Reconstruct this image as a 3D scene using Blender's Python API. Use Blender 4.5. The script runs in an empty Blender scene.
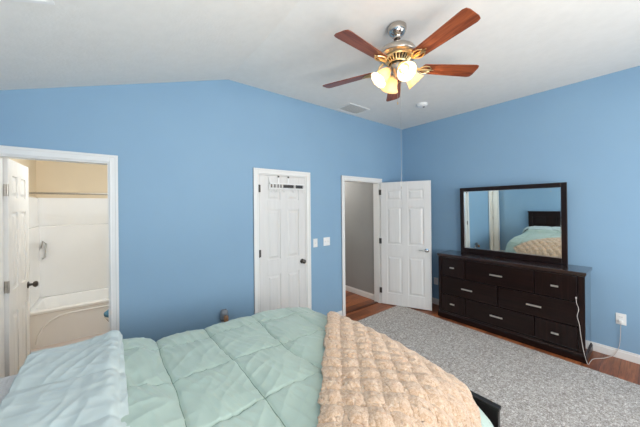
import bpy, bmesh, math, random
import numpy as np
from mathutils import Vector, Matrix, noise
random.seed(7)
R = math.radians
PI = math.pi
scene = bpy.context.scene
C = scene.collection

# ------------------------------------------------------------------ camera
CAM_H = 1.637
yaw, roll, foc = 0.6663, 0.0091, 266.24
fw = Vector((math.sin(yaw), math.cos(yaw), 0))
rt0 = Vector((math.cos(yaw), -math.sin(yaw), 0))
up0 = Vector((0, 0, 1))
rt = rt0 * math.cos(roll) - up0 * math.sin(roll)
up = up0 * math.cos(roll) + rt0 * math.sin(roll)
cd = bpy.data.cameras.new('camera')
cd.sensor_fit = 'HORIZONTAL'
cd.sensor_width = 36
cd.lens = 36 * foc / 640
cd.shift_y = -7.13 / 640
cd.clip_start = 0.03
cam = bpy.data.objects.new('camera', cd)
C.objects.link(cam)
cam.matrix_world = Matrix(((rt.x, up.x, -fw.x, 0), (rt.y, up.y, -fw.y, 0), (rt.z, up.z, -fw.z, CAM_H), (0, 0, 0, 1)))
scene.camera = cam

# ------------------------------------------------------------------ world, daylight, exposure
w = bpy.data.worlds.new('sky')
scene.world = w
w.use_nodes = True
w.node_tree.nodes['Background'].inputs[0].default_value = (0.75, 0.87, 1.0, 1)
w.node_tree.nodes['Background'].inputs[1].default_value = 1.5
scene.view_settings.view_transform = 'Standard'
scene.view_settings.look = 'None'
scene.view_settings.gamma = 1
scene.view_settings.exposure = 0.17
scene.cycles.max_bounces = 12
scene.cycles.diffuse_bounces = 8
scene.cycles.caustics_reflective = False
scene.cycles.caustics_refractive = False
scene.cycles.sample_clamp_indirect = 6

NEAR_Y = -1.45
WINDOWS = [(0.05, 1.45, 0.75, 2.2), (2.1, 3.5, 0.75, 2.2)]
DAY_W = 39
def area_light(name, loc, rot, sx, sy, power, col, spread=PI):
    l = bpy.data.lights.new(name, 'AREA')
    l.shape = 'RECTANGLE'; l.size = sx; l.size_y = sy; l.energy = power; l.color = col; l.spread = spread
    o = bpy.data.objects.new(name, l); C.objects.link(o); o.location = loc; o.rotation_euler = rot
    return o
for x0, x1, z0, z1 in WINDOWS:          # daylight coming through the two windows behind the camera
    area_light('window_daylight', ((x0 + x1) / 2, NEAR_Y + 0.02, (z0 + z1) / 2), (R(90), 0, 0), x1 - x0 - .1, z1 - z0 - .1, DAY_W, (1.0, 0.985, 0.96))

# unseen fill light added behind the camera, aimed up to brighten the ceiling
area_light('ceiling_fill', (.45, -.6, 1.2), Vector((-.16, .0, 1)).to_track_quat('-Z', 'Y').to_euler(), 1.0, .9, 54, (1.0, .96, .91))

# ------------------------------------------------------------------ materials
def srgb(r, g, b):
    f = lambda c: (c / 255 / 12.92) if c / 255 <= 0.04045 else ((c / 255 + 0.055) / 1.055) ** 2.4
    return (f(r), f(g), f(b), 1)
def mat(name, col, rough=0.5, metal=0.0, spec=0.5):
    m = bpy.data.materials.new(name); m.use_nodes = True
    b = m.node_tree.nodes['Principled BSDF']
    b.inputs['Base Color'].default_value = col
    b.inputs['Roughness'].default_value = rough
    b.inputs['Metallic'].default_value = metal
    b.inputs['Specular IOR Level'].default_value = spec
    return m
def nodes(m):
    return m.node_tree.nodes, m.node_tree.links, m.node_tree.nodes['Principled BSDF']
def coords(m, scale=(1, 1, 1), rot=(0, 0, 0)):
    n, l, b = nodes(m)
    tc = n.new('ShaderNodeTexCoord'); mp = n.new('ShaderNodeMapping')
    mp.inputs['Scale'].default_value = scale; mp.inputs['Rotation'].default_value = rot
    l.new(tc.outputs['Object'], mp.inputs['Vector'])
    return mp.outputs['Vector']
def noise_tex(m, vec, scale, detail=4, rough=0.5, dist=0.0):
    n, l, b = nodes(m)
    t = n.new('ShaderNodeTexNoise')
    t.inputs['Scale'].default_value = scale; t.inputs['Detail'].default_value = detail
    t.inputs['Roughness'].default_value = rough; t.inputs['Distortion'].default_value = dist
    l.new(vec, t.inputs['Vector'])
    return t.outputs['Fac']
def ramp(m, fac, stops):
    n, l, b = nodes(m)
    r = n.new('ShaderNodeValToRGB')
    e = r.color_ramp.elements
    while len(e) < len(stops): e.new(0.5)
    for i, (p, c) in enumerate(stops):
        e[i].position = p; e[i].color = c
    l.new(fac, r.inputs['Fac'])
    return r.outputs['Color']
def bump(m, h, strength=0.2, dist=0.01):
    n, l, b = nodes(m)
    bp = n.new('ShaderNodeBump'); bp.inputs['Strength'].default_value = strength; bp.inputs['Distance'].default_value = dist
    l.new(h, bp.inputs['Height']); l.new(bp.outputs['Normal'], b.inputs['Normal'])
def noisy(name, c1, c2, scale, rough=0.6, b_scale=None, b_str=0.1, b_dist=0.005, stretch=(1, 1, 1), metal=0, spec=0.5, lo=.35, hi=.65):
    m = mat(name, c1, rough, metal, spec); n, l, b = nodes(m)
    v = coords(m, stretch)
    l.new(ramp(m, noise_tex(m, v, scale), [(lo, c1), (hi, c2)]), b.inputs['Base Color'])
    if b_scale: bump(m, noise_tex(m, v, b_scale, 3), b_str, b_dist)
    return m

M = {}
M['blue'] = noisy('blue wall paint', srgb(138, 171, 198), srgb(141, 174, 200), 1.5, 0.55, 160, 0.06, 0.002, spec=0.3)
M['tan'] = noisy('tan wall paint', srgb(216, 200, 174), srgb(220, 204, 178), 2, 0.6, 160, 0.06, 0.002)
M['grey'] = noisy('grey hallway paint', srgb(152, 152, 149), srgb(156, 156, 153), 2, 0.6, 160, 0.06, 0.002)
M['ceiling'] = noisy('white textured ceiling', srgb(231, 228, 222), srgb(234, 231, 225), 14, 0.85, 55, 0.2, 0.006, spec=0.1)
M['white'] = noisy('white trim paint', srgb(232, 231, 228), srgb(236, 235, 232), 3, 0.4, None, spec=0.4)
M['door'] = noisy('white door paint', srgb(221, 219, 216), srgb(225, 223, 220), 30, 0.42, None, stretch=(1, 1, .1), spec=0.4)
M['plastic'] = mat('white plastic', srgb(236, 236, 234), 0.35)
M['slot'] = mat('dark slot', srgb(40, 40, 42), 0.6)
M['nickel'] = noisy('brushed nickel', srgb(176, 168, 158), srgb(196, 188, 178), 60, 0.28, None, stretch=(1, 1, 8), metal=1)
M['polished'] = mat('polished nickel', srgb(190, 182, 174), 0.16, 1)
M['darkbronze'] = mat('dark bronze', srgb(70, 58, 48), 0.4, 1)
M['chrome'] = mat('chrome', srgb(215, 215, 215), 0.12, 1)
M['darknickel'] = mat('dark nickel', srgb(95, 90, 86), 0.3, 1)
M['hinge'] = mat('aged hinge metal', srgb(90, 86, 82), 0.4, 1)
M['brass'] = mat('antique brass', srgb(226, 200, 150), 0.34, 1)
M['steel_handle'] = mat('satin steel', srgb(222, 216, 208), 0.3, 0.9)
M['acrylic'] = noisy('glossy white acrylic', srgb(238, 238, 238), srgb(241, 241, 241), 2, 0.2)
M['porcelain'] = mat('white porcelain', srgb(240, 238, 235), 0.1)
M['teal_seat'] = noisy('teal plush lid cover', srgb(70, 120, 150), srgb(84, 134, 162), 40, 0.9, 90, 0.4, 0.01)
M['bathfloor'] = noisy('pinkish beige vinyl floor', srgb(206, 192, 184), srgb(214, 200, 193), 6, 0.4)
M['black'] = mat('black wood', srgb(26, 22, 22), 0.35)
M['mirror'] = mat('mirror glass', srgb(228, 238, 238), 0.0, 1)
M['cord'] = mat('white cord', srgb(206, 198, 192), 0.5)
M['duct'] = mat('dim grey duct', srgb(205, 205, 202), .8)
M['amber'] = mat('amber scented oil', srgb(168, 124, 90), 0.15)
M['clearplastic'] = mat('translucent grey plastic', srgb(176, 184, 194), 0.2)
nn, ll, bb = nodes(M['clearplastic']); bb.inputs['Transmission Weight'].default_value = 0.5

def wood(name, c1, c2, c3, rough, axis=(1, 12, 12), scale=3.0, spec=0.4, bs=.08, coat=0):
    m = mat(name, c1, rough, 0, spec); n, l, b = nodes(m)
    v = coords(m, axis)
    f = noise_tex(m, v, scale, 6, 0.6, 0.6)
    l.new(ramp(m, f, [(0.3, c1), (0.5, c2), (0.7, c3)]), b.inputs['Base Color'])
    bump(m, f, bs, 0.002)
    b.inputs['Coat Weight'].default_value = coat; b.inputs['Coat Roughness'].default_value = 0.1
    return m
M['espresso_v'] = wood('espresso wood upright grain', srgb(19, 9, 8), srgb(27, 14, 12), srgb(40, 23, 20), 0.28, (14, 14, .8), spec=.3)
M['espresso_h'] = wood('espresso wood lengthwise grain', srgb(19, 9, 8), srgb(26, 13, 11), srgb(38, 22, 18), 0.28, (14, .8, 14), spec=.3)
M['espresso_side'] = wood('glossy espresso wood', srgb(19, 9, 8), srgb(27, 14, 12), srgb(40, 23, 20), 0.16, (14, 14, .8), coat=1)
M['espresso_top'] = wood('polished espresso wood', srgb(32, 18, 17), srgb(42, 25, 24), srgb(52, 32, 30), 0.2, (14, .8, 14), coat=.8)
M['blade'] = wood('cherry fan blade', srgb(92, 44, 28), srgb(128, 64, 38), srgb(152, 84, 50), 0.3, (1.2, 16, 16), 4)

def floor_mat():
    m = mat('reddish brown plank floor', srgb(120, 66, 40), 0.33, 0, 0.5); n, l, b = nodes(m)
    v = coords(m)
    br = n.new('ShaderNodeTexBrick')
    br.inputs['Scale'].default_value = 1.0
    br.inputs['Brick Width'].default_value = 1.2; br.inputs['Row Height'].default_value = 0.125
    br.inputs['Mortar Size'].default_value = 0.0018
    br.inputs['Color1'].default_value = srgb(118, 66, 38); br.inputs['Color2'].default_value = srgb(182, 112, 70)
    br.inputs['Mortar'].default_value = srgb(84, 48, 34)
    br.inputs['Bias'].default_value = -0.1
    br.offset = 0.37
    l.new(v, br.inputs['Vector'])
    g = noise_tex(m, coords(m, (1.2, 16, 1)), 3.0, 6, 0.65, 0.8)
    gr = ramp(m, g, [(0.3, (0.36, 0.31, 0.28, 1)), (0.7, (1.35, 1.28, 1.2, 1))])
    mx = n.new('ShaderNodeMix'); mx.data_type = 'RGBA'; mx.blend_type = 'MULTIPLY'; mx.inputs[0].default_value = 0.85
    l.new(br.outputs['Color'], mx.inputs[6]); l.new(gr, mx.inputs[7]); l.new(mx.outputs[2], b.inputs['Base Color'])
    bump(m, g, 0.05, 0.002)
    return m
M['planks'] = floor_mat()

def rug_mat():
    m = mat('grey flecked rug', srgb(150, 145, 142), 0.95, 0, 0.1); n, l, b = nodes(m)
    v1 = coords(m, (1, 2.2, 1), (0, 0, R(25)))
    f1 = noise_tex(m, v1, 34, 5, 0.75, 1.2)
    v2 = coords(m, (2.2, 1, 1), (0, 0, R(-20)))
    f2 = noise_tex(m, v2, 46, 4, 0.75, 1.0)
    ad = n.new('ShaderNodeMath'); ad.operation = 'ADD'; l.new(f1, ad.inputs[0]); l.new(f2, ad.inputs[1])
    hf = n.new('ShaderNodeMath'); hf.operation = 'MULTIPLY'; hf.inputs[1].default_value = 0.5; l.new(ad.outputs[0], hf.inputs[0])
    l.new(ramp(m, hf.outputs[0], [(0.41, srgb(128, 121, 117)), (0.48, srgb(164, 158, 153)), (0.53, srgb(182, 178, 173)), (0.60, srgb(232, 229, 225))]), b.inputs['Base Color'])
    bump(m, noise_tex(m, coords(m), 220, 3), 0.5, 0.006)
    return m
M['rug'] = rug_mat()

def fabric(name, c1, c2, b_scale=380, b_str=0.12, rough=0.75, sheen=0.3):
    m = mat(name, c1, rough, 0, 0.25); n, l, b = nodes(m)
    v = coords(m)
    l.new(ramp(m, noise_tex(m, v, 5, 3), [(0.35, c1), (0.65, c2)]), b.inputs['Base Color'])
    b.inputs['Sheen Weight'].default_value = sheen
    b.inputs['Sheen Roughness'].default_value = 0.4
    bump(m, noise_tex(m, v, b_scale, 2), b_str, 0.001)
    return m
M['seafoam'] = fabric('seafoam green microfibre', srgb(172, 190, 179), srgb(178, 196, 185), rough=0.6)
M['paleblue'] = fabric('pale blue green microfibre', srgb(196, 208, 206), srgb(202, 213, 211), rough=0.6)
M['seam_shade'] = fabric('grey green seam shading', srgb(122, 145, 134), srgb(128, 151, 140), sheen=0)
M['sheet'] = fabric('white bed linen', srgb(232, 231, 228), srgb(238, 237, 234))
M['mattress'] = fabric('white mattress ticking', srgb(226, 224, 220), srgb(232, 230, 226))
def minky():
    m = mat('white dimpled plush', srgb(226, 222, 220), 0.9, 0, 0.2); n, l, b = nodes(m)
    v = coords(m)
    vo = n.new('ShaderNodeTexVoronoi'); vo.inputs['Scale'].default_value = 55; vo.inputs['Randomness'].default_value = 0.2
    l.new(v, vo.inputs['Vector'])
    bump(m, vo.outputs['Distance'], 0.6, 0.008)
    b.inputs['Sheen Weight'].default_value = 0.4
    return m
M['minky'] = minky()
def fur():
    m = mat('peach beige faux fur', srgb(206, 176, 146), 0.9, 0, 0.15); n, l, b = nodes(m)
    v = coords(m)
    f = noise_tex(m, v, 60, 6, 0.75, 1.5)
    l.new(ramp(m, f, [(0.36, srgb(184, 144, 110)), (0.5, srgb(212, 178, 146)), (0.64, srgb(232, 210, 186))]), b.inputs['Base Color'])
    b.inputs['Sheen Weight'].default_value = 0.5
    bump(m, noise_tex(m, v, 120, 5, 0.75, 1.0), 0.7, 0.012)
    return m
M['fur'] = fur()
def lamp_glass():
    m = bpy.data.materials.new('lit frosted alabaster glass'); m.use_nodes = True
    n = m.node_tree.nodes; l = m.node_tree.links; n.clear()
    o = n.new('ShaderNodeOutputMaterial')
    d = n.new('ShaderNodeBsdfDiffuse'); d.inputs[0].default_value = srgb(246, 226, 190)
    t = n.new('ShaderNodeBsdfTranslucent'); t.inputs[0].default_value = srgb(252, 232, 194)
    e = n.new('ShaderNodeEmission'); e.inputs[0].default_value = srgb(255, 216, 150); e.inputs[1].default_value = 0.10
    mx = n.new('ShaderNodeMixShader'); mx.inputs[0].default_value = 0.55
    ad = n.new('ShaderNodeAddShader')
    l.new(d.outputs[0], mx.inputs[1]); l.new(t.outputs[0], mx.inputs[2])
    l.new(mx.outputs[0], ad.inputs[0]); l.new(e.outputs[0], ad.inputs[1]); l.new(ad.outputs[0], o.inputs[0])
    return m
M['lampglass'] = lamp_glass()
def emit(name, col, s):
    m = bpy.data.materials.new(name); m.use_nodes = True
    b = m.node_tree.nodes['Principled BSDF']; b.inputs['Base Color'].default_value = col
    b.inputs['Emission Color'].default_value = col; b.inputs['Emission Strength'].default_value = s
    return m
M['bulb'] = emit('glowing bulb', srgb(255, 232, 185), 5)
M['globe'] = emit('lit ceiling globe', srgb(255, 236, 205), 3)
def glass_pane():
    m = bpy.data.materials.new('window glass'); m.use_nodes = True
    n = m.node_tree.nodes; l = m.node_tree.links; n.clear()
    o = n.new('ShaderNodeOutputMaterial'); t = n.new('ShaderNodeBsdfTransparent'); g = n.new('ShaderNodeBsdfGlossy')
    g.inputs['Roughness'].default_value = 0.02
    mx = n.new('ShaderNodeMixShader'); mx.inputs[0].default_value = 0.06
    l.new(t.outputs[0], mx.inputs[1]); l.new(g.outputs[0], mx.inputs[2]); l.new(mx.outputs[0], o.inputs[0])
    return m
M['pane'] = glass_pane()

# ------------------------------------------------------------------ mesh helpers
class MB:
    def __init__(self): self.bm = bmesh.new()
    def box(self, x0, x1, y0, y1, z0, z1, mi=0):
        x0, x1 = min(x0, x1), max(x0, x1); y0, y1 = min(y0, y1), max(y0, y1); z0, z1 = min(z0, z1), max(z0, z1)
        v = [self.bm.verts.new(p) for p in ((x0, y0, z0), (x1, y0, z0), (x1, y1, z0), (x0, y1, z0), (x0, y0, z1), (x1, y0, z1), (x1, y1, z1), (x0, y1, z1))]
        for f in ((0, 3, 2, 1), (4, 5, 6, 7), (0, 1, 5, 4), (1, 2, 6, 5), (2, 3, 7, 6), (3, 0, 4, 7)):
            self.bm.faces.new([v[i] for i in f]).material_index = mi
        return self
    def poly(self, pts, ext):
        """closed polygon (list of 3D points) extruded along vector ext"""
        a = [self.bm.verts.new(p) for p in pts]; b = [self.bm.verts.new(Vector(p) + Vector(ext)) for p in pts]
        self.bm.faces.new(a); self.bm.faces.new(b[::-1])
        for i in range(len(a)):
            j = (i + 1) % len(a); self.bm.faces.new((a[i], b[i], b[j], a[j]))
        return self
    def tube(self, pts, r, seg=10, cap=True):
        pts = [Vector(p) for p in pts]; rr = r if isinstance(r, (list, tuple)) else [r] * len(pts)
        rings = []; nrm = None
        for i, p in enumerate(pts):
            d = (pts[min(i + 1, len(pts) - 1)] - pts[max(i - 1, 0)]).normalized()
            if nrm is None:
                nrm = d.orthogonal().normalized()
            nrm = (nrm - d * nrm.dot(d)).normalized(); b = d.cross(nrm)
            rings.append([self.bm.verts.new(p + (nrm * math.cos(2 * PI * k / seg) + b * math.sin(2 * PI * k / seg)) * rr[i]) for k in range(seg)])
        for a, b in zip(rings, rings[1:]):
            for k in range(seg):
                self.bm.faces.new((a[k], a[(k + 1) % seg], b[(k + 1) % seg], b[k]))
        if cap:
            self.bm.faces.new(rings[0][::-1]); self.bm.faces.new(rings[-1])
        return self
    def lathe(self, prof, c=(0, 0, 0), axis=(0, 0, 1), seg=32, sx=1, sy=1):
        """prof: list of (radius, height along axis)"""
        ax = Vector(axis).normalized(); u = ax.orthogonal().normalized(); v = ax.cross(u); c = Vector(c)
        rings = []
        for r, h in prof:
            if r < 1e-6: rings.append([self.bm.verts.new(c + ax * h)])
            else: rings.append([self.bm.verts.new(c + ax * h + (u * math.cos(2 * PI * k / seg) * sx + v * math.sin(2 * PI * k / seg) * sy) * r) for k in range(seg)])
        for a, b in zip(rings, rings[1:]):
            if len(a) == 1 and len(b) == 1: continue
            for k in range(seg):
                j = (k + 1) % seg
                if len(a) == 1: self.bm.faces.new((a[0], b[j], b[k]))
                elif len(b) == 1: self.bm.faces.new((a[k], a[j], b[0]))
                else: self.bm.faces.new((a[k], a[j], b[j], b[k]))
        return self
    def loft(self, rings, cap=True):
        rs = [[self.bm.verts.new(p) for p in r] for r in rings]
        for a, b in zip(rs, rs[1:]):
            for k in range(len(a)):
                j = (k + 1) % len(a); self.bm.faces.new((a[k], a[j], b[j], b[k]))
        if cap: self.bm.faces.new(rs[0][::-1]); self.bm.faces.new(rs[-1])
        return self
    def grid(self, P):
        nu, nv = len(P), len(P[0])
        V = [[self.bm.verts.new(p) for p in row] for row in P]
        for i in range(nu - 1):
            for j in range(nv - 1):
                self.bm.faces.new((V[i][j], V[i + 1][j], V[i + 1][j + 1], V[i][j + 1]))
        return self
    def build(self, name, m, parent=None, world=False, smooth=False, bevel=0, bseg=2, fix=True, auto=40):
        if fix: bmesh.ops.recalc_face_normals(self.bm, faces=self.bm.faces)
        if world and parent is not None:
            off = Vector((0, 0, 0)); q = parent
            while q is not None: off += q.location; q = q.parent
            bmesh.ops.translate(self.bm, vec=-off, verts=self.bm.verts)
        me = bpy.data.meshes.new(name); self.bm.to_mesh(me); self.bm.free()
        for k in (m if isinstance(m, (list, tuple)) else [m]): me.materials.append(k)
        o = bpy.data.objects.new(name, me); C.objects.link(o)
        if parent is not None: o.parent = parent
        if smooth:
            me.polygons.foreach_set('use_smooth', [True] * len(me.polygons))
            if auto < 180:
                me.set_sharp_from_angle(angle=R(auto))
        if bevel:
            b = o.modifiers.new('bevel', 'BEVEL'); b.width = bevel; b.segments = bseg; b.limit_method = 'ANGLE'; b.angle_limit = R(40)
        return o
def tag(o, label, cat, group=None):
    o['label'] = label; o['category'] = cat
    if group: o['group'] = group
    return o
def thing(name, label, cat, loc=(0, 0, 0), rot=(0, 0, 0), group=None):
    o = bpy.data.objects.new(name, None); C.objects.link(o); o.location = loc; o.rotation_euler = rot
    o.empty_display_size = 0.1
    return tag(o, label, cat, group)
def struct(o, label=None, cat=None):
    o['kind'] = 'structure'
    if label: o['label'] = label
    if cat: o['category'] = cat
    return o
def sm(a, b, x):
    t = min(1, max(0, (x - a) / (b - a))); return t * t * (3 - 2 * t)

# ------------------------------------------------------------------ room shell
AY, BX, CZ, LX = 2.907, 4.229, 3.036, -0.74
WT = 0.115                                   # wall thickness
RIDGE_X, SLOPE = 1.022, 0.3345
def ceil_z(x): return CZ if x >= RIDGE_X else CZ - SLOPE * (RIDGE_X - x)
BATH = (-0.645, -0.005, 2.035); CLOS = (1.358, 2.055, 2.035); ENTR = (2.742, 3.558, 2.035)

struct(MB().box(-1.2, 4.6, -1.7, 6.4, -0.08, 0).build('floor', M['planks']), 'reddish brown wood plank floor', 'floor')
m = MB()
m.poly([(LX - .2, NEAR_Y - .15, ceil_z(LX - .2)), (RIDGE_X, NEAR_Y - .15, CZ), (BX + .15, NEAR_Y - .15, CZ), (BX + .15, NEAR_Y - .15, CZ + .12), (RIDGE_X, NEAR_Y - .15, CZ + .12), (LX - .2, NEAR_Y - .15, ceil_z(LX - .2) + .12)], (0, AY + WT - NEAR_Y + .15, 0))
struct(m.build('ceiling', M['ceiling']), 'white textured ceiling, vaulted on the left', 'ceiling')

def wall_panel(m, x0, x1, z0, ztop=None):
    xs = [x0] + ([RIDGE_X] if x0 < RIDGE_X < x1 else []) + [x1]
    if ztop is None:
        pts = [(x0, AY, z0), (x1, AY, z0)] + [(x, AY, ceil_z(x) + .01) for x in xs[::-1]]
    else:
        pts = [(x0, AY, z0), (x1, AY, z0), (x1, AY, ztop), (x0, AY, ztop)]
    m.poly(pts, (0, WT, 0))
m = MB()
wall_panel(m, LX - .1, BATH[0], 0); wall_panel(m, BATH[0], BATH[1], BATH[2]); wall_panel(m, BATH[1], CLOS[0], 0)
wall_panel(m, CLOS[0], CLOS[1], CLOS[2]); wall_panel(m, CLOS[1], ENTR[0], 0); wall_panel(m, ENTR[0], ENTR[1], ENTR[2]); wall_panel(m, ENTR[1], BX + .12, 0)
wf = m.build('wall_far', [M['blue'], M['tan'], M['grey']])
for p in wf.data.polygons:
    if p.normal.y > .9: p.material_index = 1 if p.center.x < 1.2 else 2
struct(wf, 'blue far wall with three doorways', 'wall')
struct(MB().box(BX, BX + .12, NEAR_Y - .12, AY, 0, CZ + .01).build('wall_right', M['blue']), 'blue right wall behind the dresser', 'wall')
struct(MB().box(LX - .12, LX, NEAR_Y - .12, AY, 0, ceil_z(LX) + .005).build('wall_left', M['blue']), 'blue wall behind the headboard', 'wall')
m = MB()
def nearpiece(x0, x1, z0, z1=None):
    xs = [x0] + ([RIDGE_X] if x0 < RIDGE_X < x1 else []) + [x1]
    pts = [(x0, NEAR_Y, z0), (x1, NEAR_Y, z0)] + ([(x, NEAR_Y, ceil_z(x) + .01) for x in xs[::-1]] if z1 is None else [(x1, NEAR_Y, z1), (x0, NEAR_Y, z1)])
    m.poly(pts, (0, -.12, 0))
xs = [LX] + [c for q in WINDOWS for c in q[:2]] + [BX]
for i in range(0, len(xs), 2): nearpiece(xs[i], xs[i + 1], 0)
for x0, x1, z0, z1 in WINDOWS:
    nearpiece(x0, x1, 0, z0); nearpiece(x0, x1, z1)
struct(m.build('wall_near', M['blue']), 'blue wall with two windows', 'wall')
for k, (x0, x1, z0, z1) in enumerate(WINDOWS):
    e = bpy.data.objects.new('window_%d' % (k + 1), None); C.objects.link(e); e.location = ((x0 + x1) / 2, NEAR_Y, z0)
    struct(e, 'white framed window, %s of the two' % ('left' if k == 0 else 'right'), 'window')
    f = MB()
    y0, y1 = NEAR_Y - .1, NEAR_Y - .04
    for a, b in ((x0, x0 + .05), (x1 - .05, x1)): f.box(a, b, y0, y1, z0, z1)
    for a, b in ((z0, z0 + .05), (z1 - .05, z1), ((z0 + z1) / 2 - .02, (z0 + z1) / 2 + .02)): f.box(x0 + .05, x1 - .05, y0, y1, a, b)
    f.build('window_frame', M['white'], e, True)
    MB().box(x0 + .05, x1 - .05, NEAR_Y - .072, NEAR_Y - .068, z0 + .05, z1 - .05).build('window_pane', M['pane'], e, True)
    c = MB()
    for a, b in ((x0 - .07, x0), (x1, x1 + .07)): c.box(a, b, NEAR_Y, NEAR_Y + .016, z0 - .07, z1 + .07)
    c.box(x0, x1, NEAR_Y, NEAR_Y + .016, z1, z1 + .07); c.box(x0, x1, NEAR_Y, NEAR_Y + .016, z0 - .07, z0)
    c.build('window_casing', M['white'], e, True)

def baseboard(name, x0, y0, x1, y1, nx, ny, h=.095, label=None):
    m = MB(); t = .013
    def b(t0, z0, z1): m.box(min(x0, x1, x0 + nx * t0, x1 + nx * t0), max(x0, x1, x0 + nx * t0, x1 + nx * t0), min(y0, y1, y0 + ny * t0, y1 + ny * t0), max(y0, y1, y0 + ny * t0, y1 + ny * t0), z0, z1)
    b(t, 0, h - .02); b(t * .6, h - .02, h)
    return struct(m.build(name, M['white'], bevel=.003), label or 'white baseboard', 'baseboard')
CW = .062
baseboard('baseboard_far_1', BATH[1] + CW, AY, CLOS[0] - CW, AY, 0, -1, label='white baseboard between bathroom door and closet door')
baseboard('baseboard_far_2', CLOS[1] + CW, AY, ENTR[0] - CW, AY, 0, -1, label='white baseboard between closet door and hallway door')
baseboard('baseboard_far_3', ENTR[1] + CW, AY, BX, AY, 0, -1, label='short white baseboard behind the open hallway door')
baseboard('baseboard_right', BX, NEAR_Y, BX, AY - .013, -1, 0, label='white baseboard along the right wall')
baseboard('baseboard_left', LX, NEAR_Y, LX, AY, 1, 0, label='white baseboard behind the bed head')

# rooms beyond the doorways
BL, BR, BF = -0.80, 0.95, 5.25
struct(MB().box(BL - .1, BL, AY + WT, BF + .1, 0, 2.44).build('wall_bathroom_left', M['tan']), 'tan left bathroom wall', 'wall')
struct(MB().box(BR, BR + .1, AY + WT, BF + .1, 0, 2.44).build('wall_bathroom_right', M['tan']), 'tan right bathroom wall', 'wall')
struct(MB().box(BL, BR, BF, BF + .1, 0, 2.44).build('wall_bathroom_far', M['tan']), 'tan bathroom wall above the tub', 'wall')
struct(MB().box(BL - .1, BR + .1, AY + WT, BF + .1, 2.44, 2.54).build('ceiling_bathroom', M['ceiling']), 'bathroom ceiling', 'ceiling')
struct(MB().box(BL, BR, AY + WT - .05, BF, 0, .004).build('floor_bathroom', M['bathfloor']), 'pinkish beige bathroom floor', 'floor')
HX0, HX1, HF = 2.45, 3.592, 6.2
struct(MB().box(HX1, HX1 + .1, AY + WT, HF, 0, 2.44).build('wall_hall_right', M['grey']), 'grey hallway wall seen through the doorway', 'wall')
struct(MB().box(HX0 - .1, HX0, AY + WT, HF, 0, 2.44).build('wall_hall_left', M['grey']), 'grey hallway wall, left side', 'wall')
struct(MB().box(HX0 - .1, HX1 + .1, HF, HF + .1, 0, 2.44).build('wall_hall_far', M['grey']), 'grey hallway end wall', 'wall')
struct(MB().box(HX0 - .1, HX1 + .1, AY + WT, HF + .1, 2.44, 2.54).build('ceiling_hall', M['ceiling']), 'hallway ceiling', 'ceiling')
baseboard('baseboard_hall', HX1, AY + WT, HX1, HF, -1, 0, .1, label='white hallway baseboard')
struct(MB().box(ENTR[0], ENTR[1], AY + .03, AY + .085, 0, .008).build('trim_1', wood('dark wood threshold', srgb(66, 34, 22), srgb(84, 44, 28), srgb(100, 56, 36), .35), bevel=.003), 'dark wood threshold strip in the hallway doorway', 'trim')

# ------------------------------------------------------------------ doors
def casing_set(e, o, d=WT):
    x0, x1, zt = o
    c = MB()
    for side in (0, 1):
        ya, s = (AY, -1) if side == 0 else (AY + d, 1)
        for xa, sg in ((x0 + .005, -1), (x1 - .005, 1)):
            c.box(xa, xa + sg * CW, ya, ya + s * .012, 0, zt - .005 + CW)
            c.box(xa + sg * (CW - .02), xa + sg * CW, ya, ya + s * .018, 0, zt - .005 + CW)
            c.box(xa + sg * .004, xa + sg * .014, ya, ya + s * .015, 0, zt - .005 + .014)
        c.box(x0 + .005, x1 - .005, ya, ya + s * .012, zt - .005, zt - .005 + CW)
        c.box(x0 + .005 - CW + .02, x1 - .005 + CW - .02, ya, ya + s * .018, zt - .005 + CW - .02, zt - .005 + CW)
        c.box(x0 + .005, x1 - .005, ya, ya + s * .015, zt - .001, zt + .009)
    c.build('casing', M['white'], e, True, bevel=.002)
    j = MB()
    j.box(x0, x0 + .015, AY + .001, AY + d - .001, 0, zt); j.box(x1 - .015, x1, AY + .001, AY + d - .001, 0, zt)
    j.box(x0 + .015, x1 - .015, AY + .001, AY + d - .001, zt - .015, zt)
    j.build('jamb', M['white'], e, True)
def door_leaf_mesh(w, h=2.012, t=.035):
    m = MB(); st, mid = .105, .095
    pw = (w - 2 * st - mid) / 2
    cols = [(st, st + pw), (st + pw + mid, w - st)]
    rows = [(.19, .80), (.99, 1.60), (1.715, 1.885)]
    m.box(.001, w - .001, -(t / 2 - .012), t / 2 - .012, .001, h - .001)
    for a, b in ((0, st), (st + pw, st + pw + mid), (w - st, w)): m.box(a, b, -t / 2, t / 2, 0, h)
    zs = [0] + [z for r in rows for z in r] + [h]
    for i in range(0, len(zs), 2):
        for a, b in cols: m.box(a, b, -t / 2, t / 2, zs[i], zs[i + 1])
    for a, b in cols:
        for z0, z1 in rows:
            for s in (-1, 1):
                yb, yt = s * (t / 2 - .0115), s * (t / 2 - .001)
                i0, i1 = .016, .042
                # raised field
                m.loft([[(a + i0, yb, z0 + i0), (b - i0, yb, z0 + i0), (b - i0, yb, z1 - i0), (a + i0, yb, z1 - i0)],
                        [(a + i1, yt, z0 + i1), (b - i1, yt, z0 + i1), (b - i1, yt, z1 - i1), (a + i1, yt, z1 - i1)]])
    return m
def knob(e, x, y, z, s, m, t=.0175):
    """round knob on the face at local y, pointing along s*Y"""
    k = MB(); k.lathe([(.0, 0), (.03, 0), (.03, .006), (.012, .012), (.011, .03), (.022, .036), (.028, .047), (.027, .058), (.018, .066), (0, .068)], (x, y, z), (0, s, 0), 20)
    return k.build('knob', m, e, smooth=True)
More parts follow.
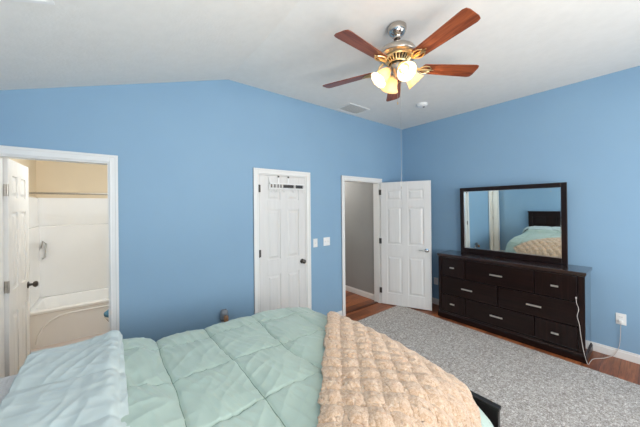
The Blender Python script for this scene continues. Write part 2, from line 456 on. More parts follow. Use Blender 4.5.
def lever(e, x, y, z, s, dirx, m):
    k = MB(); k.lathe([(0, 0), (.03, 0), (.03, .007), (.011, .01), (.011, .045), (0, .045)], (x, y, z), (0, s, 0), 20)
    k.tube([(x, y + s * .04, z), (x + dirx * .03, y + s * .043, z + .004), (x + dirx * .07, y + s * .04, z + .002), (x + dirx * .115, y + s * .036, z - .004)], [.01, .009, .008, .006], 10)
    return k.build('lever_handle', m, e, smooth=True)
def hinge(e, x, y, z, m):
    k = MB(); k.tube([(x, y, z - .045), (x, y, z + .045)], .0065, 10)
    k.box(x - .02, x + .02, y - .001, y + .003, z - .044, z + .044)
    return k.build('hinge', m, e)

# bathroom door, swung open into the bathroom
d1 = struct(thing('door_1', 'white panelled bathroom door swung open beside the tub', 'door', (BATH[0], AY, 0)))
casing_set(d1, BATH)
piv = thing('leaf_tmp', '', '')
bpy.data.objects.remove(piv)
leaf = door_leaf_mesh(.60).build('door_leaf', M['door'], d1, bevel=.002)
leaf.location = (.0175 + .002, WT + .012, .012); leaf.rotation_euler = (0, 0, R(89.3))
knob(leaf, .54, -.0175, .93, -1, M['darknickel']); knob(leaf, .54, .0175, .93, 1, M['darknickel'])
for z in (.25, 1.05, 1.78):
    h = MB(); h.tube([(0, 0, z - .045), (0, 0, z + .045)], .0065, 10); h.box(-.030, -.0005, .0055, .0085, z - .045, z + .045)
    pass
    ho = h.build('hinge', M['nickel'], d1); ho.location = (.0365, WT + .003, 0)

# closet door, shut
d2 = struct(thing('door_2', 'white six panel closet door, shut, hook rack over its top', 'door', (CLOS[0], AY, 0)))
casing_set(d2, CLOS)
wl = CLOS[1] - CLOS[0] - .036
leaf = door_leaf_mesh(wl).build('door_leaf', M['door'], d2, bevel=.002); leaf.location = (.018, .0195, .005)
knob(leaf, wl - .06, -.0175, .915, -1, M['darknickel'])
for z in (.28, 1.08, 1.85): hinge(leaf, -.002, -.0195, z, M['hinge'])

# hallway door, open towards the dresser
d3 = struct(thing('door_3', 'white six panel hallway door standing open in the corner', 'door', (ENTR[1], AY, 0)))
casing_set(d3, ENTR)
leaf = door_leaf_mesh(.78).build('door_leaf', M['door'], d3, bevel=.002); leaf.location = (.001, -.028, .012)
leaf.rotation_euler = (0, 0, math.atan2(-.709, .338))
lever(leaf, .715, -.0175, .925, -1, -1, M['chrome']); lever(leaf, .715, .0175, .925, 1, -1, M['chrome'])
for z in (.22, 1.04, 1.85): hinge(leaf, -.006, -.0185, z, M['hinge'])

# ------------------------------------------------------------------ bathroom
tubx0, tubx1, ty0, ty1, th = BL + .005, BL + 1.53, 4.50, BF - .005, .43
t = thing('bathtub', 'white acrylic bathtub with an arched apron, seen through the bathroom doorway', 'bathtub', ((tubx0 + tubx1) / 2, ty0, .004))
m = MB()
def rrect(x0, x1, y0, y1, r, z, n=6):
    pts = []
    for cx, cy, a0 in ((x1 - r, y1 - r, 0), (x0 + r, y1 - r, 90), (x0 + r, y0 + r, 180), (x1 - r, y0 + r, 270)):
        for k in range(n + 1):
            a = R(a0 + 90 * k / n); pts.append((cx + r * math.cos(a), cy + r * math.sin(a), z))
    return pts
m.loft([rrect(tubx0, tubx1, ty0 + .012, ty1, .01, .004), rrect(tubx0, tubx1, ty0 + .012, ty1, .01, th - .04), rrect(tubx0, tubx1, ty0, ty1, .012, th - .03), rrect(tubx0, tubx1, ty0, ty1, .015, th - .008), rrect(tubx0 + .008, tubx1 - .008, ty0 + .008, ty1 - .008, .02, th),
        rrect(tubx0 + .07, tubx1 - .09, ty0 + .075, ty1 - .06, .12, th), rrect(tubx0 + .085, tubx1 - .11, ty0 + .09, ty1 - .075, .12, th - .02), rrect(tubx0 + .16, tubx1 - .2, ty0 + .13, ty1 - .11, .12, .1), rrect(tubx0 + .22, tubx1 - .26, ty0 + .19, ty1 - .17, .1, .07)])
m.build('tub_shell', M['acrylic'], t, True, True)
m = MB()     # raised arch moulded on the apron
pts = []
xa, xb = tubx0 + .10, tubx1 - .10
for k in range(21):
    u = k / 20
    if u < .25: q = u / .25; x = xa + .28 * (1 - math.cos(q * PI / 2)); z = .05 + .30 * math.sin(q * PI / 2)
    elif u > .75: q = (1 - u) / .25; x = xb - .28 * (1 - math.cos(q * PI / 2)); z = .05 + .30 * math.sin(q * PI / 2)
    else: x = xa + .28 + (xb - xa - .56) * (u - .25) / .5; z = .35
    pts.append((x, ty0 + .012, z))
m.tube(pts, .011, 8)
m.build('apron_moulding', M['acrylic'], t, True, True)
t = thing('tub_surround', 'white wall surround above the bathtub with a moulded ledge', 'tub surround', ((tubx0 + tubx1) / 2, BF, th))
m = MB()
m.box(tubx0, tubx1, BF - .045, BF - .004, th, 1.40); m.box(tubx0, tubx1, BF - .028, BF - .004, 1.40, 1.79)
m.box(tubx0, tubx0 + .03, ty0 + .05, BF - .045, th, 1.40); m.box(tubx0, tubx0 + .02, ty0 + .05, BF - .045, 1.40, 1.79)
m.box(tubx1 - .02, tubx1, ty0 + .05, BF - .045, th, 1.79)
m.build('wall_panel', M['acrylic'], t, True, bevel=.008, bseg=3)
m = MB(); gx = tubx0 + .07
m.tube([(gx - .02, BF - .04, 1.10), (gx - .02, BF - .085, 1.11), (gx, BF - .1, 1.20), (gx + .03, BF - .085, 1.16), (gx + .02, BF - .085, .98), (gx - .005, BF - .085, .96), (gx - .005, BF - .04, .96)], .009, 8)
m.build('grab_handle', M['chrome'], t, True, True)
m = MB(); m.tube([(BL + .002, 4.55, 1.825), (BR - .002, 4.55, 1.825)], .0125, 14)
t = thing('shower_curtain_rod', 'metal shower curtain rod spanning the bathroom wall above the tub', 'curtain rod', (0, 4.55, 1.825))
m.build('rod', M['nickel'], t, True, True)
for x, s in ((BL, 1), (BR, -1)):
    MB().lathe([(0, .001), (.03, .001), (.026, .015), (.016, .022), (0, .022)], (x, 4.55, 1.825), (s, 0, 0), 18).build('end_flange', M['nickel'], t, True, True)

t = thing('toilet', 'white toilet with a teal plush lid cover, edge showing past the door casing', 'toilet', (.35, 3.98, .004))
m = MB(); cy = 3.98
def oval(cx, rx, ry, z, n=28): return [(cx + rx * math.cos(2 * PI * k / n), cy + ry * math.sin(2 * PI * k / n), z) for k in range(n)]
m.loft([oval(.33, .20, .11, .004), oval(.33, .19, .10, .08), oval(.29, .19, .11, .18), oval(.22, .24, .16, .30), oval(.19, .255, .185, .37), oval(.19, .25, .18, .385)])
m.build('bowl', M['porcelain'], t, True, True)
m = MB(); m.loft([oval(.19, .245, .178, .386), oval(.19, .262, .192, .395), oval(.19, .262, .192, .42), oval(.19, .24, .17, .436), oval(.19, .1, .07, .44)])
m.build('lid', M['teal_seat'], t, True, True)['label'] = 'teal plush lid cover'
m = MB(); m.loft([rrect(.45, .62, cy - .2, cy + .2, .03, .37), rrect(.44, .63, cy - .22, cy + .22, .04, .74)])
m.box(.43, .64, cy - .23, cy + .23, .741, .77)
m.build('tank', M['porcelain'], t, True, True, bevel=.008)
def flush_light(name, label, x, y, z, power, col):
    t = thing(name, label, 'ceiling light', (x, y, z))
    MB().lathe([(0, -.02), (.15, -.02), (.155, -.001), (0, -.001)], (0, 0, 0), (0, 0, 1), 28).build('base_plate', M['nickel'], t, smooth=True)
    MB().lathe([(.14, -.021), (.135, -.05), (.1, -.085), (.05, -.105), (0, -.11)], (0, 0, 0), (0, 0, 1), 28).build('glass_dome', M['globe'], t, smooth=True)
    l = bpy.data.lights.new(name + '_lamp', 'POINT'); l.energy = power; l.color = col; l.shadow_soft_size = .12
    o = bpy.data.objects.new(name + '_lamp', l); C.objects.link(o); o.parent = t; o.location = (0, 0, -.25)
flush_light('bathroom_ceiling_light', 'lit glass dome light on the bathroom ceiling, nearest the tub', .15, 3.85, 2.44, 24, (.80, .91, 1))
flush_light('hallway_fill_light', 'unseen dome light added to brighten the hallway', 2.95, 4.4, 2.44, 28, (1, .98, .96))  # added out of view because the hallway needs light

# ------------------------------------------------------------------ rug
m = MB()
nx, ny = 60, 70
rx0, rx1, ry0, ry1 = .85, 3.712, -1.1, 2.642
rug = MB().box(rx0, rx1, ry0, ry1, .0005, .012).build('area_rug', M['rug'], bevel=.005)
tag(rug, 'grey flecked area rug lying between the bed and the dresser', 'rug')

# ------------------------------------------------------------------ bed
BY0, BY1, BFX = .54, 2.08, 1.675
bed = thing('bed_frame', 'espresso wood bed frame with panelled headboard and low black footboard', 'bed', (.55, 1.33, 0))
m = MB()
hx0, hx1, hy0, hy1 = -.72, -.66, .50, 2.19
HBZ = 1.22
m.box(hx0, hx1, hy0, hy0 + .09, 0, HBZ); m.box(hx0, hx1, hy1 - .09, hy1, 0, HBZ)
m.box(hx0 - .005, hx1 + .012, hy0 - .01, hy1 + .01, HBZ, HBZ + .035)
m.box(hx0, hx1, hy0 + .09, hy1 - .09, HBZ - .11, HBZ); m.box(hx0, hx1, hy0 + .09, hy1 - .09, .25, .40)
m.box(hx0 + .01, hx1 - .02, hy0 + .09, hy1 - .09, .40, HBZ - .11)
n_pl = 6
for k in range(1, n_pl):
    y = hy0 + .09 + (hy1 - hy0 - .18) * k / n_pl
    m.box(hx1 - .022, hx1 - .014, y - .02, y + .02, .40, HBZ - .11)
m.build('headboard', M['espresso_v'], bed, True, bevel=.004)
m = MB(); m.box(1.770, 1.800, .586, 2.085, .07, .43); m.box(1.764, 1.806, .58, 2.09, .43, .45)
m.build('footboard', M['black'], bed, True, bevel=.003)
for y in (.62, 2.01):
    m = MB(); m.box(hx1, 1.769, y, y + .03, .15, .25); m.build('side_rail', M['espresso_h'], bed, True, bevel=.003)
for y in (.60, 2.02):
    m = MB(); m.loft([[(1.755, y, .0125), (1.795, y, .0125), (1.795, y + .05, .0125), (1.755, y + .05, .0125)], [(1.745, y - .005, .07), (1.803, y - .005, .07), (1.803, y + .055, .07), (1.745, y + .055, .07)]])
    m.build('leg', M['black'], bed, True)
m = MB()
m.loft([rrect(-.655, 1.63, .655, 2.005, .06, .18), rrect(-.655, 1.63, .655, 2.005, .06, .37)])
tag(m.build('box_spring', M['mattress'], smooth=True, bevel=.01), 'pale fabric box spring inside the bed frame under the mattress', 'box spring')
m = MB()
m.loft([rrect(-.645, 1.61, .68, 1.98, .10, .372), rrect(-.655, 1.62, .665, 1.995, .12, .40), rrect(-.655, 1.62, .665, 1.995, .12, .46), rrect(-.64, 1.60, .69, 1.97, .12, .49)])
tag(m.build('mattress', M['mattress'], smooth=True), 'white mattress hidden under the seafoam comforter', 'mattress')

XS = [-.8, -.5, -.3, -.1, .03, .12, .22, .45, .72, 1.0, 1.2, 1.4, 1.55, 1.65, 2.0]
ZS = [.83, .83, .83, .83, .84, .825, .785, .765, .77, .765, .755, .715, .63, .575, .56]
def arc(s, r):
    """distance past the start of a rounded edge -> (outward, drop)"""
    if s <= 0: return s, 0.0
    if s < r * PI / 2: a = s / r; return r * math.sin(a), r * (1 - math.cos(a))
    return r, r + (s - r * PI / 2)
def surf(fx, fy):
    """flat cloth coordinates -> point on the made bed"""
    rf, rn, rf2 = .10, .16, .10
    near_side = fy < (BY0 + BY1) / 2
    rs = rn if near_side else rf2
    ex = fx - (BFX - .08)
    ey = (BY0 + rn) - fy if near_side else fy - (BY1 - rf2)
    x, y, dx, dy = fx, fy, 0.0, 0.0
    sy = -1 if near_side else 1
    ybase = BY0 + rn if near_side else BY1 - rf2
    if ex > 0 and ey > 0:                       # rounded corner
        d = math.hypot(ex, ey); c2 = (ex / d) ** 2
        o, dx = arc(d, rf * c2 + rs * (1 - c2))
        x = BFX - .08 + o * ex / d; y = ybase + sy * o * ey / d
    elif ex > 0:
        o, dx = arc(ex, rf); x = BFX - .08 + o
    elif ey > 0:
        o, dy = arc(ey, rs); y = ybase + sy * o
    xi = min(x, BFX + .02)
    z = float(np.interp(xi, XS, ZS))
    z -= .13 * math.exp(-((xi - 1.78) / .40) ** 2 - ((y - .50) / .46) ** 2) + .16 * math.exp(-((xi - 1.75) / .24) ** 2 - ((y - 2.15) / .26) ** 2)
    return Vector((x, y, z - dx - dy))
def quilt(fx, fy, amp=.022):
    """puffed squares with wrinkles between the stitched seams"""
    wx = fx + .035 * noise.noise((fx * 2.5, fy * 2.5, 1.7)); wy = fy + .03 * noise.noise((fx * 2.5, fy * 2.5, 5.1))
    u = (wx - .222) / .318; v = (wy - 1.09) / .38
    du = abs(u - round(u)) * .318; dv = abs(v - round(v)) * .38
    su, sv = math.exp(-(du / .0065) ** 2), math.exp(-(dv / .006) ** 2) * (.5 if round(v) else 1)
    h = .012 * (1 - math.exp(-du / .06)) * (1 - math.exp(-dv / .06)) - .010 * max(su, sv)
    h += .014 * noise.noise((fx * 2.2, fy * 2.2, 0.3)) + .006 * noise.noise((fx * 6, fy * 6, 3.3))
    # gathers pulled tight by the stitching, running mostly across the bed
    b1 = .8 * noise.noise((fx * 4, fy * 3, 9))
    g1 = 1 - abs(noise.noise((fx * 15 + fy * 4 + b1, fy * 1.9, 2.0)))
    g2 = 1 - abs(noise.noise((fx * 26 + fy * 6 + 2 * b1, fy * 3.2, 7.0)))
    g3 = 1 - abs(noise.noise((fx * 7 - fy * 8, fy * 3 + fx * 3, 11.0)))
    near = math.exp(-dv / .10)
    h += .0105 * g1 ** 3 * (.45 + .55 * near) + .004 * g2 ** 3 * near + .005 * g3 ** 4
    return h
def cloth(fxr, fyr, nx, ny, hfun, maprc=None, offset=0.0):
    P = []
    fx = np.linspace(fxr[0], fxr[1], nx); fy = np.linspace(fyr[0], fyr[1], ny)
    for a in fx:
        row = []
        for b in fy:
            q = maprc(a, b) if maprc else (a, b)
            p = surf(q[0], q[1])
            e = .012
            n = (surf(q[0] + e, q[1]) - surf(q[0] - e, q[1])).cross(surf(q[0], q[1] + e) - surf(q[0], q[1] - e))
            n = n.normalized() if n.length > 1e-9 else Vector((0, 0, 1))
            row.append(p + n * (hfun(a, b) + offset))
        P.append(row)
    return P
com = thing('comforter', 'seafoam green quilted comforter spread over the bed, head end folded back', 'comforter', (.6, 1.33, .6))
m = MB().grid(cloth((-.235, 1.735), (.20, 2.36), 320, 350, quilt))
o = m.build('quilt', M['seafoam'], com, True, True, fix=False, auto=180)
s = o.modifiers.new('thick', 'SOLIDIFY'); s.thickness = .018; s.offset = -1
def on_quilt(fx, fy, lift):
    e = .012
    n = (surf(fx + e, fy) - surf(fx - e, fy)).cross(surf(fx, fy + e) - surf(fx, fy - e)).normalized()
    return surf(fx, fy) + n * (quilt(fx, fy) + lift)
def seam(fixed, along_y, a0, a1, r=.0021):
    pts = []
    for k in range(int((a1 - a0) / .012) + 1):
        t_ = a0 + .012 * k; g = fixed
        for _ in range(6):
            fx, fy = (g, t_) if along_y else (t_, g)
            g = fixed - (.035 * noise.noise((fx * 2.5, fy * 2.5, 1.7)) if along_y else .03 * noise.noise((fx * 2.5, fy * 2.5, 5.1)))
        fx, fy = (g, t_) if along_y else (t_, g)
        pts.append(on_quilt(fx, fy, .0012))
    MB().tube(pts, r, 5).build('seam_shade_line', M['seam_shade'], com, True, True)  # darker tubes put the shade of the seam grooves into colour
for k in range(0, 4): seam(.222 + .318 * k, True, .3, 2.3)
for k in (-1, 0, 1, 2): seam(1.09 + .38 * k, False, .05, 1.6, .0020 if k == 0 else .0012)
# the head end turned back over itself, pale underside up
def flap_h(fx, fy):
    base = .046
    roll_ = 0
    edge = .035 - fx + .012 * math.sin(fy * 3.1 + .5)
    if edge < .045: roll_ = -.040 * (1 - math.sqrt(max(0, 1 - (1 - max(0, edge) / .045) ** 2)))
    wy = fy + .05 * math.sin((fx + .2) * 5) + .02 * noise.noise((fx * 4, fy * 3, 3))
    v = (wy - 1.62) / .36; dv = abs(v - round(v)) * .36
    h = .016 * (1 - math.exp(-dv / .03))
    k1 = noise.noise((fx * 13 - fy * 5, fy * 5, 12.0)); k2 = noise.noise((fx * 5, fy * 15 + fx * 4, 15.0))
    h += .008 * (1 - abs(k1)) ** 2 + .006 * (1 - abs(k2)) ** 3 + .014 * noise.noise((fx * 3, fy * 2, 8))
    return base + h + roll_
m = MB().grid(cloth((-.335, .045), (.20, 2.40), 80, 320, flap_h))
o = m.build('turned_back_flap', M['paleblue'], com, True, True, fix=False, auto=180)
o['label'] = 'pale blue green underside folded back at the head end'
s = o.modifiers.new('thick', 'SOLIDIFY'); s.thickness = .03; s.offset = -1

def pillow(cy_, label):
    t = MB(); n = 44; P1 = []; P2 = []
    cx, hx, hy, hz = -.45, .205, .365, .145
    for i in range(n + 1):
        r1, r2 = [], []
        for j in range(n + 1):
            u = -1 + 2 * i / n; v = -1 + 2 * j / n
            k = (max(0, 1 - u ** 4) * max(0, 1 - v ** 4)) ** .38
            x = cx + hx * u * (1 - .06 * v * v); y = cy_ + hy * v * (1 - .06 * u * u)
            wr = .006 * noise.noise((x * 9, y * 9, cy_))
            z = .674
            r1.append((x, y, z + (hz + wr) * k)); r2.append((x, y, z - hz * .75 * k))
        P1.append(r1); P2.append(r2)
    t.grid(P1); t.grid(P2)
    bmesh.ops.remove_doubles(t.bm, verts=t.bm.verts, dist=.0005)
    return tag(t.build('pillow', M['minky'], smooth=True, auto=180), label, 'pillow', 'pillows at the head of the bed')
pillow(1.745, 'white dimpled plush pillow at the bed head, nearer the bathroom door')
pillow(.97, 'white dimpled plush pillow at the bed head, farther from the bathroom door')

# waffle faux fur throw lying diagonally over the foot of the bed
Ux, Uy = .661, .750
def throw_map(a, b): return (1.145 + a * Ux + b * Uy, 1.40 + a * Uy - b * Ux)
def waffle(a, b):
    c = .09
    ja = a + .012 * noise.noise((a * 6, b * 6, 1)); jb = b + .012 * noise.noise((a * 6, b * 6, 4))
    h = .016 * (abs(math.sin(PI * ja / c)) * abs(math.sin(PI * jb / c))) ** .85
    h += .003 * noise.noise((a * 34, b * 34, 2)) + .0045 * noise.noise((a * 75, b * 75, 6)) + .002 * random.random()
    return h + .032
m = MB().grid(cloth((-.98, .66), (0, .71), 340, 160, waffle, throw_map))
for v in list(m.bm.verts):          # the end is tucked down between mattress and footboard
    if v.co.x > BFX - .02 and v.co.z < .462: m.bm.verts.remove(v)
o = m.build('throw_blanket', M['fur'], smooth=True, fix=False, auto=180)
s = o.modifiers.new('thick', 'SOLIDIFY'); s.thickness = .02; s.offset = -1
tag(o, 'peach beige faux fur throw with a puffy waffle pattern over the bed foot', 'throw blanket')

# ------------------------------------------------------------------ dresser
DX, DY0, DY1, DH = 3.81, .465, 2.032, .932
DB = 4.205
dr = thing('dresser', 'espresso wood eight drawer dresser against the right wall', 'dresser', ((DX + DB) / 2, (DY0 + DY1) / 2, 0))
m = MB()
m.box(DX + .012, DB, DY0 + .008, DY0 + .045, .09, DH - .032); m.box(DX + .012, DB, DY1 - .045, DY1 - .008, .09, DH - .032)
m.box(DX + .06, DB - .01, DY0 + .045, DY1 - .045, .09, .12); m.box(DB - .02, DB - .005, DY0 + .045, DY1 - .045, .12, DH - .032)
m.box(DX + .03, DX + .06, DY0 + .045, DY1 - .045, .09, DH - .032)
m.build('carcass', M['espresso_side'], dr, True, bevel=.003)
m = MB(); m.box(DX - .006, DB + .004, DY0 - .006, DY1 + .006, DH - .03, DH); m.box(DX + .006, DB, DY0 + .002, DY1 - .002, DH - .045, DH - .031)
m.build('top', M['espresso_top'], dr, True, bevel=.004)
m = MB(); m.box(DX - .004, DB, DY0 - .004, DY1 + .004, 0, .075)
m.poly([(DX - .004, DY0 - .004, .075), (DX + .012, DY0 + .008, .092), (DX + .012, DY1 - .008, .092), (DX - .004, DY1 + .004, .075)], (.1, 0, 0))
m.box(DX + .012, DB, DY0 + .002, DY1 - .002, .075, .09)
m.build('plinth', M['espresso_h'], dr, True, bevel=.004)
for a, b in ((DY0 + .008, DY0 + .06), (DY1 - .05, DY1 - .008)):
    MB().box(DX + .008, DX + .03, a, b, .092, DH - .046).build('front_post', M['espresso_v'], dr, True, bevel=.003)
def drawer(y0, y1, z0, z1, hw, vert):
    f = MB(); f.box(DX + .006, DX + .029, y0, y1, z0, z1)
    d = f.build('drawer', M['espresso_v' if vert else 'espresso_h'], dr, True, bevel=.004)
    yc, zc = (y0 + y1) / 2, (z0 + z1) / 2
    h = MB(); h.box(DX - .024, DX - .012, yc - hw, yc + hw, zc - .009, zc + .009)
    for s in (-1, 1): h.box(DX - .013, DX + .007, yc + s * (hw - .014) - .005, yc + s * (hw - .014) + .005, zc - .005, zc + .005)
    h.build('handle', M['steel_handle'], d, True, bevel=.003)
cols1 = [(DY1 - .055, 1.655, .030, True), (1.645, .895, .070, False), (.885, DY0 + .065, .032, True)]
for z0, z1 in ((.615, .878), (.112, .345)):
    for a, b, hw, v in cols1: drawer(b, a, z0, z1, hw, v)
for a, b in ((DY1 - .055, 1.262), (1.252, DY0 + .065)): drawer(b, a, .355, .605, .070, False)

# ------------------------------------------------------------------ mirror on the dresser
TILT = R(-1.2)
mi = thing('dresser_mirror', 'wide rectangular mirror in an espresso frame standing on the dresser', 'mirror', (4.135, 1.243, DH + .0015), (0, TILT, 0))
m = MB()
hw, zt = .594, .956
m.box(-.012, .016, -hw, -hw + .052, 0, zt); m.box(-.012, .016, hw - .052, hw, 0, zt)
m.box(-.012, .016, -hw + .052, hw - .052, zt - .055, zt); m.box(-.012, .016, -hw + .052, hw - .052, 0, .072)
m.build('frame', M['espresso_v'], mi, bevel=.004)
MB().box(.002, .010, -hw + .045, hw - .045, .065, zt - .048).build('mirror_glass', M['mirror'], mi)
m = MB()
for a, b, c, d in ((-hw + .052, hw - .052, .072, .080), (-hw + .052, hw - .052, zt - .063, zt - .055), (-hw + .052, -hw + .06, .08, zt - .063), (hw - .06, hw - .052, .08, zt - .063)):
    m.box(-.004, .003, a, b, c, d)
m.build('bevelled_edge', M['chrome'], mi)

# ------------------------------------------------------------------ ceiling fan
FX, FY = 1.763, 1.251
fan = thing('ceiling_fan', 'brushed nickel ceiling fan with five cherry blades and four lit shades', 'ceiling fan', (FX, FY, CZ))
Z = lambda z: z - CZ
MB().lathe([(0, -.0005), (.062, -.0005), (.07, -.008), (.071, -.03), (.066, -.05), (.052, -.07), (.034, -.082), (.026, -.09), (.026, -.102), (0, -.102)], (0, 0, 0), (0, 0, 1), 36).build('canopy', M['polished'], fan, smooth=True, auto=55)
MB().tube([(0, 0, -.10), (0, 0, -.17)], .014, 16).build('downrod', M['darknickel'], fan, smooth=True)
MB().lathe([(0, -.130), (.024, -.130), (.03, -.142), (.06, -.152), (.10, -.170), (.13, -.192), (.147, -.218), (.150, -.236), (.146, -.242), (.112, -.250), (.105, -.252), (.0, -.252)], (0, 0, 0), (0, 0, 1), 48).build('motor_housing', M['nickel'], fan, smooth=True, auto=55)
MB().lathe([(.0, -.2525), (.098, -.2525), (.066, -.290), (0, -.290)], (0, 0, 0), (0, 0, 1), 48).build('lower_housing', M['darkbronze'], fan, smooth=True, auto=55)
m = MB()
m.lathe([(.106, -.249), (.110, -.255), (.104, -.262), (.098, -.257)], (0, 0, 0), (0, 0, 1), 48)
for k in range(24):
    a = 2 * PI * k / 24
    ca, sa = math.cos(a), math.sin(a)
    m.tube([(ca * .104, sa * .104, -.255), (ca * .088, sa * .088, -.272), (ca * .069, sa * .069, -.292)], .0052, 6)
m.lathe([(.072, -.286), (.076, -.292), (.070, -.300), (.062, -.294)], (0, 0, 0), (0, 0, 1), 48)
m.build('vent_ring', M['brass'], fan, smooth=True)
BZ = Z(2.705)
for k in range(5):
    a = R(39.5 + 72 * k)
    ir = MB()
    # open scroll-work iron: a stem and leaf loops lying under the blade root, in the blade's own frame
    ir.tube([(.108, 0, .062), (.135, 0, .045), (.155, 0, .012), (.175, 0, -.002)], [.012, .010, .009, .008], 8)
    for q in (-1, 1):
        ir.tube([(.165, 0, -.003), (.185, q * .026, -.003), (.215, q * .040, -.003), (.245, q * .034, -.003), (.268, q * .014, -.003), (.25, q * .008, -.003), (.21, q * .012, -.003), (.175, 0, -.003)], .0050, 6)
    ir.tube([(.17, 0, -.003), (.23, 0, -.003), (.292, 0, -.003)], [.006, .007, .003], 8)
    io = ir.build('blade_iron', M['brass'], fan, smooth=True)
    io.location = (0, 0, BZ); io.rotation_euler = (R(-12), 0, a)
    L0, L1, w0, w1 = .205, .645, .050, .068
    out = [(L0, -w0), (L1 - .03, -w1), (L1 - .008, -w1 + .008), (L1, -w1 + .03), (L1, w1 - .03), (L1 - .008, w1 - .008), (L1 - .03, w1), (L0, w0), (L0 - .012, w0 - .02), (L0 - .012, -w0 + .02)]
    MB().poly([(x, y, .003) for x, y in out], (0, 0, .006)).build('blade', M['blade'], io, bevel=.0015)
MB().lathe([(0, -.291), (.05, -.291), (.056, -.305), (.056, -.335), (.046, -.355), (.03, -.37), (.024, -.40), (.012, -.415), (0, -.417)], (0, 0, 0), (0, 0, 1), 32).build('light_fitter', M['nickel'], fan, smooth=True)
LAMP_W = 3.0
for k in range(4):
    a = R(240 + 90 * k)
    ca, sa = math.cos(a), math.sin(a)
    ar = MB().tube([(ca * .045, sa * .045, -.335), (ca * .064, sa * .064, -.332), (ca * .074, sa * .074, -.345)], [.009, .009, .012], 10)
    arm = ar.build('lamp_arm', M['nickel'], fan, smooth=True)
    ax = Vector((ca * .70, sa * .70, -.715)).normalized()
    c = Vector((ca * .070, sa * .070, -.345))
    MB().lathe([(0, -.004), (.024, -.004), (.026, .012), (.022, .02), (0, .02)], c, ax, 20).build('socket_cup', M['nickel'], arm, smooth=True)
    sh = MB()
    prof = [(.024, .004), (.029, .015), (.039, .035), (.046, .060), (.051, .085), (.060, .108), (.072, .124)]
    sh.lathe(prof + [(r - .003, h - .001) for r, h in prof[::-1]], c, ax, 36)
    so = sh.build('lamp_shade', M['lampglass'], arm, smooth=True, auto=180)
    MB().lathe([(.012, .02), (.013, .035), (.022, .055), (.025, .068), (.021, .082), (.01, .090), (0, .092)], c, ax, 20).build('bulb', M['bulb'], so, smooth=True)
    l = bpy.data.lights.new('bulb_lamp', 'POINT'); l.energy = LAMP_W; l.color = (1, .86, .68); l.shadow_soft_size = .01
    lo = bpy.data.objects.new('bulb_lamp', l); C.objects.link(lo); lo.parent = fan; lo.location = c + ax * .106
def chain(x, y, z0, z1, fob):
    o = MB().tube([(x, y, z0), (x, y, z1)], .0012, 6).build('pull_chain', M['nickel'], fan)
    MB().lathe([(0, 0), (.003, -.004), (.0045, -.012), (.003, -.02), (0, -.022)], (x, y, z1), (0, 0, 1), 12).build('chain_fob', fob, o, smooth=True)
chain(.022, -.012, -.36, Z(1.79), M['nickel']); chain(-.012, -.008, -.41, Z(2.44), M['brass'])

# ------------------------------------------------------------------ ceiling fittings
t = thing('ceiling_vent', 'white rectangular ceiling air vent near the far wall', 'vent', (2.755, 2.715, CZ))
def vent(t, hx, hy, n):
    m = MB()
    for a, b, c, d in ((-hx, hx, -hy, -hy + .025), (-hx, hx, hy - .025, hy), (-hx, -hx + .025, -hy + .025, hy - .025), (hx - .025, hx, -hy + .025, hy - .025)): m.box(a, b, c, d, -.009, -.0005)
    m.build('frame', M['white'], t, bevel=.003)
    m = MB()
    for k in range(n):
        y = -hy + .03 + (2 * hy - .06) * (k + .5) / n
        m.poly([(-hx + .025, y - .009, -.008), (-hx + .025, y + .006, -.002), (-hx + .025, y + .008, -.003), (-hx + .025, y - .007, -.009)], (2 * hx - .05, 0, 0))
    m.build('louvre', M['white'], t)
    MB().box(-hx + .02, hx - .02, -hy + .02, hy - .02, -.0015, -.0004).build('duct_backing', M['duct'], t)
vent(t, .20, .145, 9)
vx = -.375
t = thing('ceiling_vent', 'white ceiling air vent on the sloped ceiling, upper left edge of the photo', 'vent')
t.location = (-0.277, 1.64, ceil_z(-0.277)); t.rotation_euler = (0, -math.atan(SLOPE), 0)
vent(t, .075, .15, 8)
t = thing('smoke_detector', 'round white smoke detector on the ceiling', 'smoke detector', (3.386, 2.008, CZ))
MB().lathe([(0, -.0005), (.07, -.0005), (.07, -.012), (.062, -.03), (.04, -.04), (0, -.041)], (0, 0, 0), (0, 0, 1), 32).build('body', M['plastic'], t, smooth=True)
MB().lathe([(.0, -.041), (.015, -.041), (.012, -.046), (0, -.046)], (.015, -.015, 0), (0, 0, 1), 14).build('test_button', M['slot'], t, smooth=True)

# ------------------------------------------------------------------ switches, outlets
def plate(t, w, h):
    """plate in the thing's XZ plane facing -Y"""
    return MB().box(-w / 2, w / 2, -.006, -.0005, -h / 2, h / 2).build('cover_plate', M['plastic'], t, bevel=.003)
t = thing('light_switch', 'single white light switch on the wall, nearest the closet door', 'light switch', (2.197, AY, 1.137))
plate(t, .072, .117); MB().poly([(-.006, -.006, -.012), (-.006, -.016, .006), (-.006, -.012, .012), (-.006, -.006, .012)], (.012, 0, 0)).build('toggle', M['plastic'], t)
t = thing('light_switch', 'double white light switch on the wall, nearest the hallway door', 'light switch', (2.398, AY, 1.14))
plate(t, .117, .117)
for x in (-.023, .023):
    MB().poly([(x - .006, -.006, -.012), (x - .006, -.016, .006), (x - .006, -.012, .012), (x - .006, -.006, .012)], (.012, 0, 0)).build('toggle', M['plastic'], t)
def outlet(label, loc, rz):
    t = thing('wall_outlet', label, 'outlet', loc, (0, 0, rz)); plate(t, .075, .117)
    for z in (-.021, .021):
        r = MB().box(-.017, .017, -.009, -.006, z - .014, z + .014).build('receptacle', M['plastic'], t, bevel=.004)
        MB().box(-.008, -.006, -.0095, -.0088, z - .004, z + .006).box(.006, .008, -.0095, -.0088, z - .004, z + .006).build('slot', M['slot'], r)
    return t
outlet('white outlet on the far wall, air freshener plugged into it', (.96, AY, .42), 0)
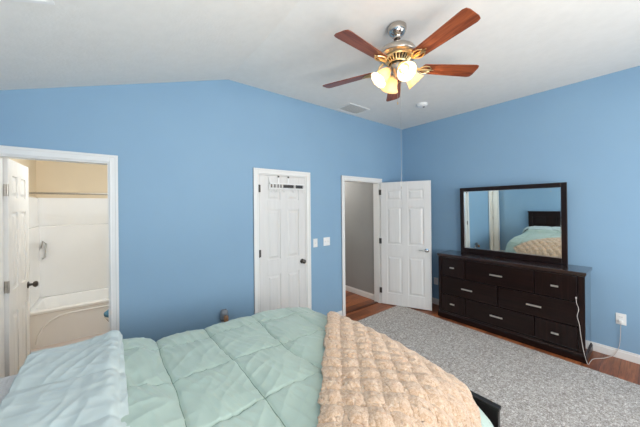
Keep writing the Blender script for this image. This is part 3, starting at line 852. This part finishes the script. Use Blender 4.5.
outlet('white outlet low on the right wall beside the dresser, plug and cord in it', (BX, .252, .419), -PI / 2)
outlet('white outlet on the right wall between open door and dresser', (BX, 2.286, .383), -PI / 2)
t = thing('air_freshener', 'plug-in air freshener with amber oil on the far wall outlet', 'air freshener', (.945, AY - .0100, .468))
t.scale = (1.25, 1.2, 1.2)
m = MB(); m.loft([rrect(-.03, .03, -.035, -.0005, .012, -.03), rrect(-.034, .034, -.042, -.0005, .014, .0), rrect(-.03, .03, -.04, -.0005, .014, .05), rrect(-.02, .02, -.03, -.004, .01, .062)])
m.build('housing', M['clearplastic'], t, smooth=True)
MB().lathe([(0, -.05), (.017, -.05), (.02, -.045), (.02, -.012), (.011, .0), (0, .0)], (.004, -.056, .02), (0, 0, 1), 18).build('oil_bottle', M['amber'], t, smooth=True)
t = thing('power_cord', 'white power cord trailing from the dresser front to the wall outlet', 'cord', (4.1, .35, 0))
ctrl = [(3.788, .535, .66), (3.782, .53, .61), (3.786, .515, .55), (3.783, .527, .48), (3.785, .512, .40), (3.783, .503, .31), (3.785, .492, .21), (3.783, .478, .12), (3.79, .462, .04), (3.80, .45, .0075), (3.90, .445, .006), (3.985, .43, .006), (4.08, .37, .006), (4.15, .34, .006), (4.200, .30, .03), (4.210, .268, .12), (4.213, .258, .22), (4.21, .254, .32), (4.205, .252, .385), (4.207, .252, .398)]
def catmull(P, n=6):
    P = [Vector(p) for p in P]; Q = [P[0]] + P + [P[-1]]; out = []
    for i in range(1, len(Q) - 2):
        p0, p1, p2, p3 = Q[i - 1:i + 3]
        for k in range(n):
            s = k / n
            out.append(.5 * ((2 * p1) + (p2 - p0) * s + (2 * p0 - 5 * p1 + 4 * p2 - p3) * s * s + (3 * p1 - p0 - 3 * p2 + p3) * s ** 3))
    return out + [P[-1]]
MB().tube(catmull(ctrl), .0026, 8).build('cable', M['cord'], t, True, True)
MB().box(BX - .034, BX - .0096, .238, .266, .386, .410).build('plug', M['plastic'], t, True, bevel=.004)
MB().box(3.782, 3.80, .529, .541, .655, .672).build('charger_tip', M['cord'], t, True, bevel=.003)

# ------------------------------------------------------------------ over-door hook rack on the closet door
ry = AY - .004
t = thing('hook_rack', 'white over-door hook rack hanging on the shut closet door', 'hook rack', (1.76, ry, 1.90))
for x in (1.63, 1.772):
    m = MB(); m.box(x - .012, x + .012, ry - .004, ry - .001, 1.86, 2.026); m.box(x - .012, x + .012, ry - .004, ry + .04, 2.022, 2.0245)
    st_ = m.build('door_strap', M['plastic'], t, True)
    MB().box(x - .011, x + .011, ry - .008, ry - .004, 1.998, 2.018).build('strap_clip', M['darknickel'], st_, True)
m = MB()
m.box(1.50, 2.02, ry - .010, ry - .004, 1.915, 1.93); m.box(1.50, 2.02, ry - .010, ry - .004, 1.855, 1.868)
m.box(1.50, 1.514, ry - .010, ry - .004, 1.868, 1.99); m.box(2.006, 2.02, ry - .010, ry - .004, 1.868, 1.915)
m.build('rail', M['plastic'], t, True)
for x0, x1 in ((1.70, 1.865), (1.885, 2.0)):
    m = MB(); n = int((x1 - x0) / .022)
    for k in range(n): m.box(x0 + k * .022, x0 + k * .022 + .016, ry - .008, ry - .004, 1.872, 1.912)
    m.box(x0, x0 + n * .022 - .006, ry - .006, ry - .004, 1.880, 1.904)
    m.build('slat_row', M['darknickel'], t, True)
for x in (1.535, 1.58, 1.625, 1.665): MB().box(x - .006, x + .006, ry - .008, ry - .004, 1.872, 1.912).build('slat', M['darknickel'], t, True)
for x in (1.52, 1.58, 1.63, 1.69, 1.83, 1.99):
    MB().tube([(x, ry - .008, 1.862), (x, ry - .014, 1.83), (x, ry - .03, 1.815), (x, ry - .045, 1.828), (x, ry - .046, 1.84)], .004, 8).build('hook', M['plastic'], t, True, True)
